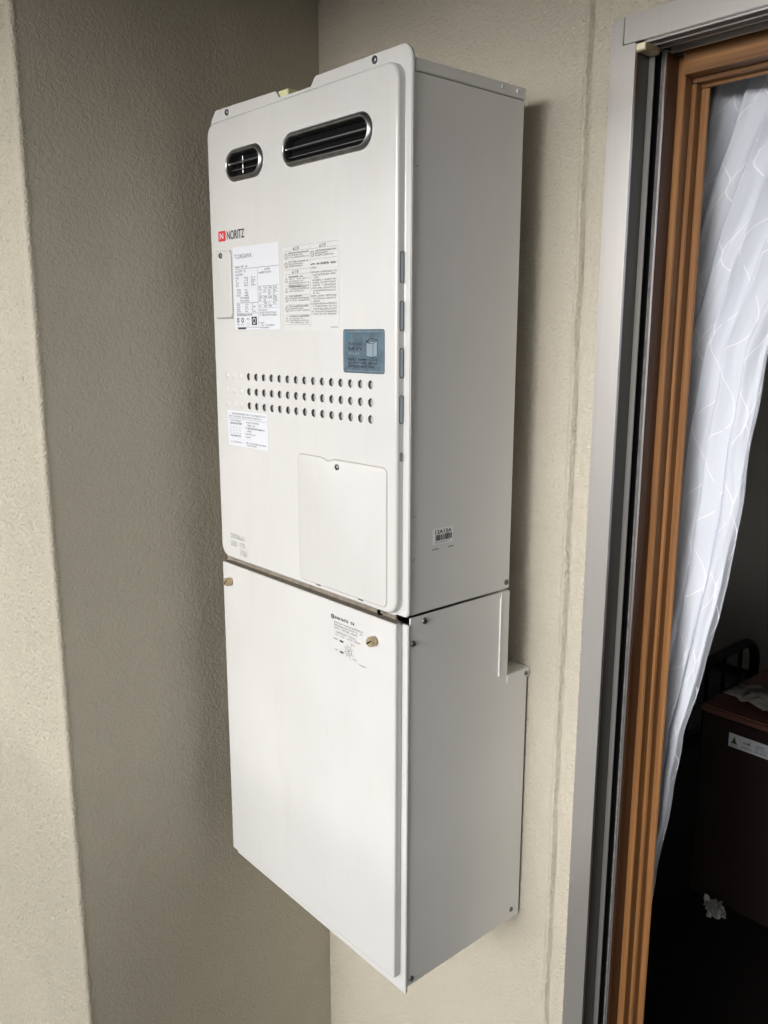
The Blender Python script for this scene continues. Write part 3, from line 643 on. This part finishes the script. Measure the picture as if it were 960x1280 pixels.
small_print(ip, pr1, -0.1560, -0.1420, -0.0880, 0.0034, 1.0); ib2 = MB(); rect(ib2, pr1, -0.1400, -0.1310, -0.0882, -0.0848); Q(ib2, 'print_block', 'ink')
disc_ring(ip, pr1, -0.1180, -0.0800, 0.0080, 0.0008)
for a in (0.3, 1.0, 1.9, 2.7): bar2(ip, pr1, -0.118 - 0.013 * math.cos(a), -0.080 - 0.013 * math.sin(a), -0.118 + 0.013 * math.cos(a), -0.080 + 0.013 * math.sin(a), 0.0007)
small_print(ip, pr1, -0.1130, -0.1000, -0.0685, 0.0034, 1.0); small_print(ip, pr1, -0.1080, -0.0960, -0.0910, 0.0034, 1.0); small_print(ip, pr1, -0.0920, -0.0760, -0.0960, 0.0026, 1.0)
Q(ip, 'print', 'ink2'); Q(ih, 'bold_print', 'ink')
for (yy, zz_, r_) in ((0.0312, -0.0110, 0.0052), (0.0085, -0.0413, 0.0050), (0.2535, -0.5990, 0.0044), (0.0105, -0.6060, 0.0046)):
    screw('screw', Vector((-0.0004, yy, zz_)) - K.location, '+x', r_, K)
screw('screw', Vector((0.0012, 0.2690, -0.1565)) - K.location, '+x', 0.0040, K)
P(MB().box(-0.30, -0.20, DB, YW - 0.0012, -0.58, -0.20), 'wall_spacer', 'side_paint', K)

# ================================================================== WINDOW
W = thing('sliding_window', 'tall sliding window with silver aluminium outer frame and brown grained inner jambs, slid open', 'window', (0.69, 0.30, WZ0))
def Wp(mb, name, mats, parent=W, **kw): return P(mb, name, mats, parent, **kw)
FY = 0.268
ZB = WZ0 + 0.002
# silver jamb (with the butt joint to the head) and head
jp = [(0.1095, ZB), (0.1490, ZB), (0.1490, 0.7875), (0.1290, 0.7875), (0.1290, 0.8235), (0.1180, 0.8220), (0.1125, 0.8195), (0.1095, 0.8140)]
Wp(MB().prism_y(jp, FY, 0.2745), 'outer_jamb', 'alu', bevel=0.0006, smooth=40)
Wp(MB().prism_y([(0.1302, 0.7885), (1.280, 0.7885), (1.280, 0.8245), (0.1302, 0.8245)], FY, 0.2745), 'outer_head', 'alu', bevel=0.0006)
Wp(MB().prism_y([(1.238, ZB), (1.280, ZB), (1.280, 0.7875), (1.238, 0.7875)], FY, 0.2745), 'outer_jamb', 'alu', bevel=0.0006)
Wp(MB().box(0.1305, 1.2375, FY - 0.02, 0.355, ZB, ZB + 0.02).box(0.1305, 1.2375, 0.300, 0.304, ZB + 0.0201, ZB + 0.035).box(0.1305, 1.2375, 0.335, 0.339, ZB + 0.0201, ZB + 0.035), 'sill_track', 'alu_in')
# dark inner face of the aluminium jamb with its fin, groove and pile strip
ZT = 0.788
Wp(MB().box(0.1302, 0.1470, 0.2746, 0.3185, ZB + 0.0005, ZT), 'channel', mat('dark_jamb_channel', (0.12, 0.115, 0.105), 0.45, 0.4, 0.2, 1, vstretch=(60, 60, 1)))  # inner face coloured darker than the silver jamb
Wp(MB().box(0.1472, 0.1560, 0.3050, 0.3075, ZB + 0.036, ZT), 'fin', 'alu_in', bevel=0.0006)
Wp(MB().box(0.1302, 0.1440, 0.3187, 0.3340, ZB + 0.0005, ZT).box(0.1441, 0.1512, 0.3310, 0.3340, ZB + 0.0365, ZT), 'groove', 'gasket')
Wp(MB().box(0.1516, 0.1543, 0.3295, 0.3338, ZB + 0.036, ZT), 'pile_strip', 'pile')
Wp(MB().box(0.1545, 0.1580, 0.3292, 0.3335, ZB + 0.036, ZT), 'fin', 'alu', bevel=0.0005)
# brown stepped jamb, one moulding per step
wj = [((0.1305, 0.1585), (0.3342, 0.3640)), ((0.1305, 0.1692), (0.3642, 0.3828)), ((0.1305, 0.1760), (0.3830, 0.3988)), ((0.1305, 0.1880), (0.3990, 0.4015))]
ZJ = [0.7875, 0.7845, 0.7520, 0.7470]
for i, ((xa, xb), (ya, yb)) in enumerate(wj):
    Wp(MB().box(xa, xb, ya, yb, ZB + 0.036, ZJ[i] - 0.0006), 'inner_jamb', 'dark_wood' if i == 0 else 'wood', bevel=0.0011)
# head: aluminium grooves, then the brown head mouldings
Wp(MB().box(0.1500, 1.2375, 0.2747, 0.3535, 0.7935, 0.8045), 'head_channel', 'alu_in')
for (ya, yb, zl) in ((0.2752, 0.2775, 0.7860), (0.2900, 0.2925, 0.7845), (0.3120, 0.3150, 0.7860), (0.3400, 0.3435, 0.7855)):
    Wp(MB().box(0.1585, 1.2375, ya, yb, zl, 0.7933), 'head_fin', 'alu', bevel=0.0005)
wood_h = grain('brown_grain_resin_head', (0.315, 0.150, 0.053), (0.135, 0.058, 0.020))
wood_h.node_tree.nodes['Mapping'].inputs['Scale'].default_value = (2.5, 160, 160)
for (ya, yb, za) in ((0.3560, 0.3828, 0.7585), (0.3830, 0.3988, 0.7525), (0.3990, 0.4015, 0.7475)):
    Wp(MB().box(0.1700, 1.2375, ya, yb, za, 0.8050), 'inner_head', wood_h, bevel=0.0011)
stp = MB().box(0.1495, 0.1640, 0.2690, 0.3040, 0.7755, 0.7855); so = Wp(stp, 'stopper', 'brass', bevel=0.001)
PP(MB().box(0.1503, 0.1632, 0.2682, 0.2689, 0.7772, 0.7846), 'stopper_face', mat('cream_plastic', (0.80, 0.74, 0.55), 0.5), so)
for (xa, xb, ya, nm) in ((0.69, 1.23, 0.288, 'sash'), (0.66, 1.19, 0.322, 'sash')):
    f = MB()
    zlo, zhi = ZB + 0.036, 0.783
    f.box(xa, xa + 0.045, ya, ya + 0.02, zlo, zhi).box(xb - 0.045, xb, ya, ya + 0.02, zlo, zhi).box(xa + 0.0452, xb - 0.0452, ya, ya + 0.02, zlo, zlo + 0.07).box(xa + 0.0452, xb - 0.0452, ya, ya + 0.02, zhi - 0.05, zhi)
    s_o = Wp(f, nm, 'alu')
    gm = bpy.data.materials.get('window_glass')
    if gm is None:
        gm = mat('window_glass', (0.95, 0.97, 0.97), 0.02); gm.node_tree.nodes['Principled BSDF'].inputs['Transmission Weight'].default_value = 1.0
        M['glass'] = gm
    PP(MB().box(xa + 0.0453, xb - 0.0453, ya + 0.008, ya + 0.012, zlo + 0.0702, zhi - 0.0502), 'pane', 'glass', s_o)

# ================================================================== CURTAIN
def curtain_mat():
    m = bpy.data.materials.new('sheer_curtain'); m.use_nodes = True; nt = m.node_tree; nt.nodes.clear(); L = nt.links.new
    out = N(nt, 'ShaderNodeOutputMaterial')
    uv = N(nt, 'ShaderNodeUVMap'); uv.uv_map = 'UVMap'; sp = N(nt, 'ShaderNodeSeparateXYZ'); L(uv.outputs[0], sp.inputs[0])
    def ma(op, a, b=None):
        n = N(nt, 'ShaderNodeMath', operation=op)
        for i, x in enumerate((a, b)):
            if x is None: continue
            if isinstance(x, (int, float)): n.inputs[i].default_value = x
            else: L(x, n.inputs[i])
        return n.outputs[0]
    u, v = sp.outputs[0], sp.outputs[1]
    nz = N(nt, 'ShaderNodeTexNoise', Scale=9.0, Detail=2.0); L(uv.outputs[0], nz.inputs['Vector'])
    un = ma('ADD', u, ma('MULTIPLY', ma('SUBTRACT', nz.outputs[0], 0.5), 0.035))
    s = ma('MULTIPLY', ma('SINE', ma('MULTIPLY', v, 2 * math.pi / 0.135)), 0.25)
    up_ = ma('DIVIDE', un, 0.092)
    def line(x, wd):
        f = ma('ABSOLUTE', ma('SUBTRACT', ma('FRACT', x), 0.5))
        return ma('LESS_THAN', f, wd)
    l1 = line(ma('ADD', up_, s), 0.013); l2 = line(ma('ADD', ma('SUBTRACT', up_, s), 0.5), 0.013)
    nb = N(nt, 'ShaderNodeTexNoise', Scale=26.0, Detail=1.0); L(uv.outputs[0], nb.inputs['Vector'])
    gate = ma('GREATER_THAN', nb.outputs[0], 0.40)
    ln = ma('MULTIPLY', ma('MAXIMUM', l1, l2), gate)
    # knot dots at the crossings are covered by the lines overlapping
    wv = N(nt, 'ShaderNodeTexNoise', Scale=420.0, Detail=1.0); L(uv.outputs[0], wv.inputs['Vector'])
    df = N(nt, 'ShaderNodeBsdfDiffuse'); df.inputs[0].default_value = (0.76, 0.80, 0.89, 1)
    tl = N(nt, 'ShaderNodeBsdfTranslucent'); tl.inputs[0].default_value = (0.76, 0.80, 0.89, 1)
    ad = N(nt, 'ShaderNodeMixShader'); ad.inputs[0].default_value = 0.20; L(df.outputs[0], ad.inputs[1]); L(tl.outputs[0], ad.inputs[2])
    gl = N(nt, 'ShaderNodeBsdfGlossy'); gl.inputs['Roughness'].default_value = 0.38; gl.inputs[0].default_value = (0.85, 0.87, 0.9, 1)
    a2 = N(nt, 'ShaderNodeMixShader'); a2.inputs[0].default_value = 0.015; L(ad.outputs[0], a2.inputs[1]); L(gl.outputs[0], a2.inputs[2])
    th = N(nt, 'ShaderNodeBsdfDiffuse'); th.inputs[0].default_value = (0.88, 0.91, 0.97, 1)
    tr = N(nt, 'ShaderNodeBsdfTransparent')
    hem = N(nt, 'ShaderNodeAttribute'); hem.attribute_name = 'sheer'
    mt = N(nt, 'ShaderNodeMixShader'); L(hem.outputs['Fac'], mt.inputs[0]); L(a2.outputs[0], mt.inputs[1]); L(tr.outputs[0], mt.inputs[2])
    fin = N(nt, 'ShaderNodeMixShader'); L(ln, fin.inputs[0]); L(mt.outputs[0], fin.inputs[1]); L(th.outputs[0], fin.inputs[2])
    L(fin.outputs[0], out.inputs['Surface'])
    return m
M['curtain'] = curtain_mat()
CU = thing('curtain', 'sheer white curtain with embroidered leafy trellis, gathered behind the brown jamb', 'curtain', (0.2, 0.45, 0.80))
YC = 0.450
def lerp_tab(tab, z):
    if z >= tab[0][0]: return tab[0][1]
    for (za, a), (zb_, b) in zip(tab, tab[1:]):
        if z >= zb_:
            t = (za - z) / (za - zb_); t = t * t * (3 - 2 * t) * 0.4 + t * 0.6; return a + (b - a) * t
    return tab[-1][1]
edgeR = [(0.80, 0.520), (0.62, 0.370), (0.379, 0.281), (0.137, 0.260), (-0.022, 0.241), (-0.18, 0.212), (-0.267, 0.190), (-0.381, 0.184), (-0.595, 0.160), (-0.90, 0.125), (-1.28, 0.110)]
edgeL = [(0.80, 0.156), (0.70, 0.148), (0.50, 0.110), (0.20, 0.06), (-0.3, 0.03), (-0.45, 0.035), (-0.8, 0.0), (-1.28, -0.02)]
nu, nv = 150, 150; cv = []; cuv = []; sh = []
for j in range(nv + 1):
    z = 0.80 - (0.80 + 1.27) * j / nv
    xl, xr = lerp_tab(edgeL, z), lerp_tab(edgeR, z)
    xr += 0.0016 * math.sin(z * 17) + 0.0012 * math.sin(z * 43 + 1)
    for i in range(nu + 1):
        u = i / nu
        fold = math.sin(2 * math.pi * (6.2 * u + 0.25 * math.sin(z * 2.3) + 0.1)) * 0.010 + math.sin(2 * math.pi * (11.7 * u + 0.5 * math.sin(z * 1.7 + 1))) * 0.0035 + 0.006 * noise.noise(Vector((u * 7, z * 3.2, 2)))
        fold *= 0.8 + 0.3 * math.sin(z * 1.9 + u * 4)
        x = xl + (xr - xl) * u + 0.008 * math.cos(2 * math.pi * (6.2 * u + 0.1)) * min(1, 6 * u * (1 - u))
        crease = 0.0040 * noise.noise(Vector((u * 20, z * 11, 9))) + 0.0016 * noise.noise(Vector((u * 60, z * 30, 3)))
        cv.append((x, YC + fold + crease + 0.015 * (1 - u), z)); cuv.append((u * 0.62, z + 0.03 * math.sin(u * 9)))
        sh.append(0.05 if u < 0.93 else (0.02 if u < 0.955 else 0.42))
cf = [(j * (nu + 1) + i, j * (nu + 1) + i + 1, (j + 1) * (nu + 1) + i + 1, (j + 1) * (nu + 1) + i) for j in range(nv) for i in range(nu)]
mb = MB(); mb.add(cv, cf); co = P(mb, 'fabric', 'curtain', CU, smooth=180, fix=False)
ul = co.data.uv_layers.new(name='UVMap')
for lp in co.data.loops: ul.data[lp.index].uv = cuv[lp.vertex_index]
at = co.data.attributes.new('sheer', 'FLOAT', 'POINT')
for i, s in enumerate(sh): at.data[i].value = s
P(MB().box(-0.12, 1.55, YC - 0.012, YC + 0.012, 0.802, 0.822).box(-0.10, -0.08, YB + 0.001, YC - 0.0122, 0.803, 0.820).box(1.50, 1.52, YB + 0.001, YC - 0.0122, 0.803, 0.820), 'curtain_rail', 'paint', CU)

# ================================================================== ROOM CONTENTS
BX = thing('storage_chest', 'dark brown box-like chest with a white printed strip label, in the dim room', 'chest', (0.2, 1.8, -1.30))
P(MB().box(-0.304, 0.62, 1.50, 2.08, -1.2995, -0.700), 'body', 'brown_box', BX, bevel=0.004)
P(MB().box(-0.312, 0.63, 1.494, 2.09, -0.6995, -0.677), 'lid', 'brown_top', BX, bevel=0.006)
sl = P(MB().box(-0.219, -0.02, 1.4985, 1.4996, -0.7805, -0.7385), 'strip_label', 'sticker', BX)
ip = MB(); pb = FR(1.4980)
ip.add([pb(-0.209, -0.766), pb(-0.195, -0.766), pb(-0.202, -0.745)], [(0, 1, 2)], 1); ip.add([pb(-0.213, -0.769), pb(-0.191, -0.769), pb(-0.202, -0.754)], [(0, 1, 2)], 1)
small_print(ip, pb, -0.213, -0.190, -0.7765, 0.005, 1.0)
small_print(ip, pb, -0.176, -0.145, -0.760, 0.013, 1.0); small_print(ip, pb, -0.178, -0.145, -0.773, 0.008, 1.0)
for z in (-0.755, -0.764, -0.773): small_print(ip, pb, -0.138, -0.104, z, 0.007, 1.0)
small_print(ip, pb, -0.095, -0.03, -0.768, 0.014, 1.0)
PP(ip, 'print', ['ink', 'green'], sl)
# crumpled cloth lying on the chest
bm = bmesh.new(); bmesh.ops.create_grid(bm, x_segments=36, y_segments=20, size=0.5)
for v in bm.verts:
    a, b = v.co.x, v.co.y
    edge = 0.10 * noise.noise(Vector((a * 5, b * 5, 3)))
    rad = max(abs(a), abs(b)) * 2
    hgt = 0.020 * abs(noise.noise(Vector((a * 7, b * 9, 4)))) + 0.030 * max(0, 1 - rad) ** 0.6 * (0.7 + 0.6 * noise.noise(Vector((a * 4, b * 4, 8))))
    v.co = Vector(((a + edge) * 0.25, (b + edge * 0.7) * 0.13, 0.003 + max(0, hgt)))
me = bpy.data.meshes.new('crumpled_cloth'); bm.to_mesh(me); bm.free(); me.materials.append(M['cloth'])
for p_ in me.polygons: p_.use_smooth = True
clo = link(bpy.data.objects.new('crumpled_cloth', me)); clo.location = (-0.165, 1.640, -0.6772); clo.rotation_euler = (0, 0, R(-12))
md = clo.modifiers.new('thickness', 'SOLIDIFY'); md.thickness = 0.002; md.offset = 1
tag(clo, 'crumpled pale grey cloth lying on the brown chest', 'cloth')
# scrap of paper on the floor
bm = bmesh.new(); bmesh.ops.create_grid(bm, x_segments=10, y_segments=8, size=0.5)
for v in bm.verts:
    a, b = v.co.x, v.co.y
    v.co = Vector((a * 0.055 + 0.009 * noise.noise(Vector((a * 6, b * 6, 1))), b * 0.085 + 0.010 * noise.noise(Vector((a * 6, b * 6, 5))), 0.004 + abs(0.030 * noise.noise(Vector((a * 4, b * 5, 9))))))
me = bpy.data.meshes.new('paper_scrap'); bm.to_mesh(me); bm.free(); me.materials.append(M['paper'])
pap = link(bpy.data.objects.new('paper_scrap', me)); pap.location = (-0.195, 1.455, -1.2995); pap.rotation_euler = (0, 0, R(35))
md = pap.modifiers.new('thickness', 'SOLIDIFY'); md.thickness = 0.001; md.offset = 1
tag(pap, 'crumpled white paper scrap on the dark room floor beside the chest', 'paper')
# iron bed: footboard with bent top rail
BD = thing('iron_bed', 'black iron bed with curved-corner end rail and spindles behind the chest', 'bed', (-0.9, 1.95, -1.30))
XB = -0.50
kx = (0.8694 - XB) / 0.8694
zt = 0.4013 - kx * 0.7013; y_far = -0.8175 + kx * (1.130 + 0.8175); y_near = 1.30
def rail_pts():
    pts = [(XB, y_near, -1.2995), (XB, y_near, zt - 0.09)]
    for a in range(0, 91, 15): pts.append((XB, y_near + 0.09 - 0.09 * math.cos(R(a)), zt - 0.09 + 0.09 * math.sin(R(a))))
    for a in range(90, -1, -15): pts.append((XB, y_far - 0.09 + 0.09 * math.cos(R(a)), zt - 0.09 + 0.09 * math.sin(R(a))))
    pts.append((XB, y_far, -1.2995)); return pts
def tube(mb, pts, r, n=12):
    rings = []
    for i, p in enumerate(pts):
        a = Vector(pts[max(0, i - 1)]); b = Vector(pts[min(len(pts) - 1, i + 1)]); t = (b - a).normalized(); sx = Vector((1, 0, 0)); sy = t.cross(sx).normalized()
        rings.append([tuple(Vector(p) + sx * (r * math.cos(2 * math.pi * k / n)) + sy * (r * math.sin(2 * math.pi * k / n))) for k in range(n)])
    mb.loft(rings, True, True)
mb = MB(); tube(mb, rail_pts(), 0.017); P(mb, 'end_rail', 'iron', BD, smooth=60)
mb = MB(); mb.box(XB - 0.010, XB + 0.010, y_near + 0.0175, y_far - 0.0175, -0.995, -0.965); P(mb, 'cross_bar', 'iron', BD)
ns = 8
for k in range(1, ns):
    y = y_near + (y_far - y_near) * k / ns
    P(MB().cyl((XB, y, -0.9645), (XB, y, zt - 0.014), 0.0075, 10), 'spindle', 'iron', BD, smooth=60)
for y in (y_near + 0.03, y_far - 0.03): P(MB().box(XB - 1.7, XB - 0.0105, y - 0.012, y + 0.012, -1.02, -0.97), 'side_rail', 'iron', BD)
P(MB().box(XB - 1.68, XB - 0.02, y_near + 0.02, y_far - 0.02, -0.969, -0.86), 'mattress', 'mattress', BD, bevel=0.02)
for y in (y_near + 0.03, y_far - 0.03): P(MB().box(XB - 1.70, XB - 1.66, y - 0.0125, y + 0.0125, -1.2995, -1.0205), 'leg', 'iron', BD)

sc.render.engine = 'CYCLES'
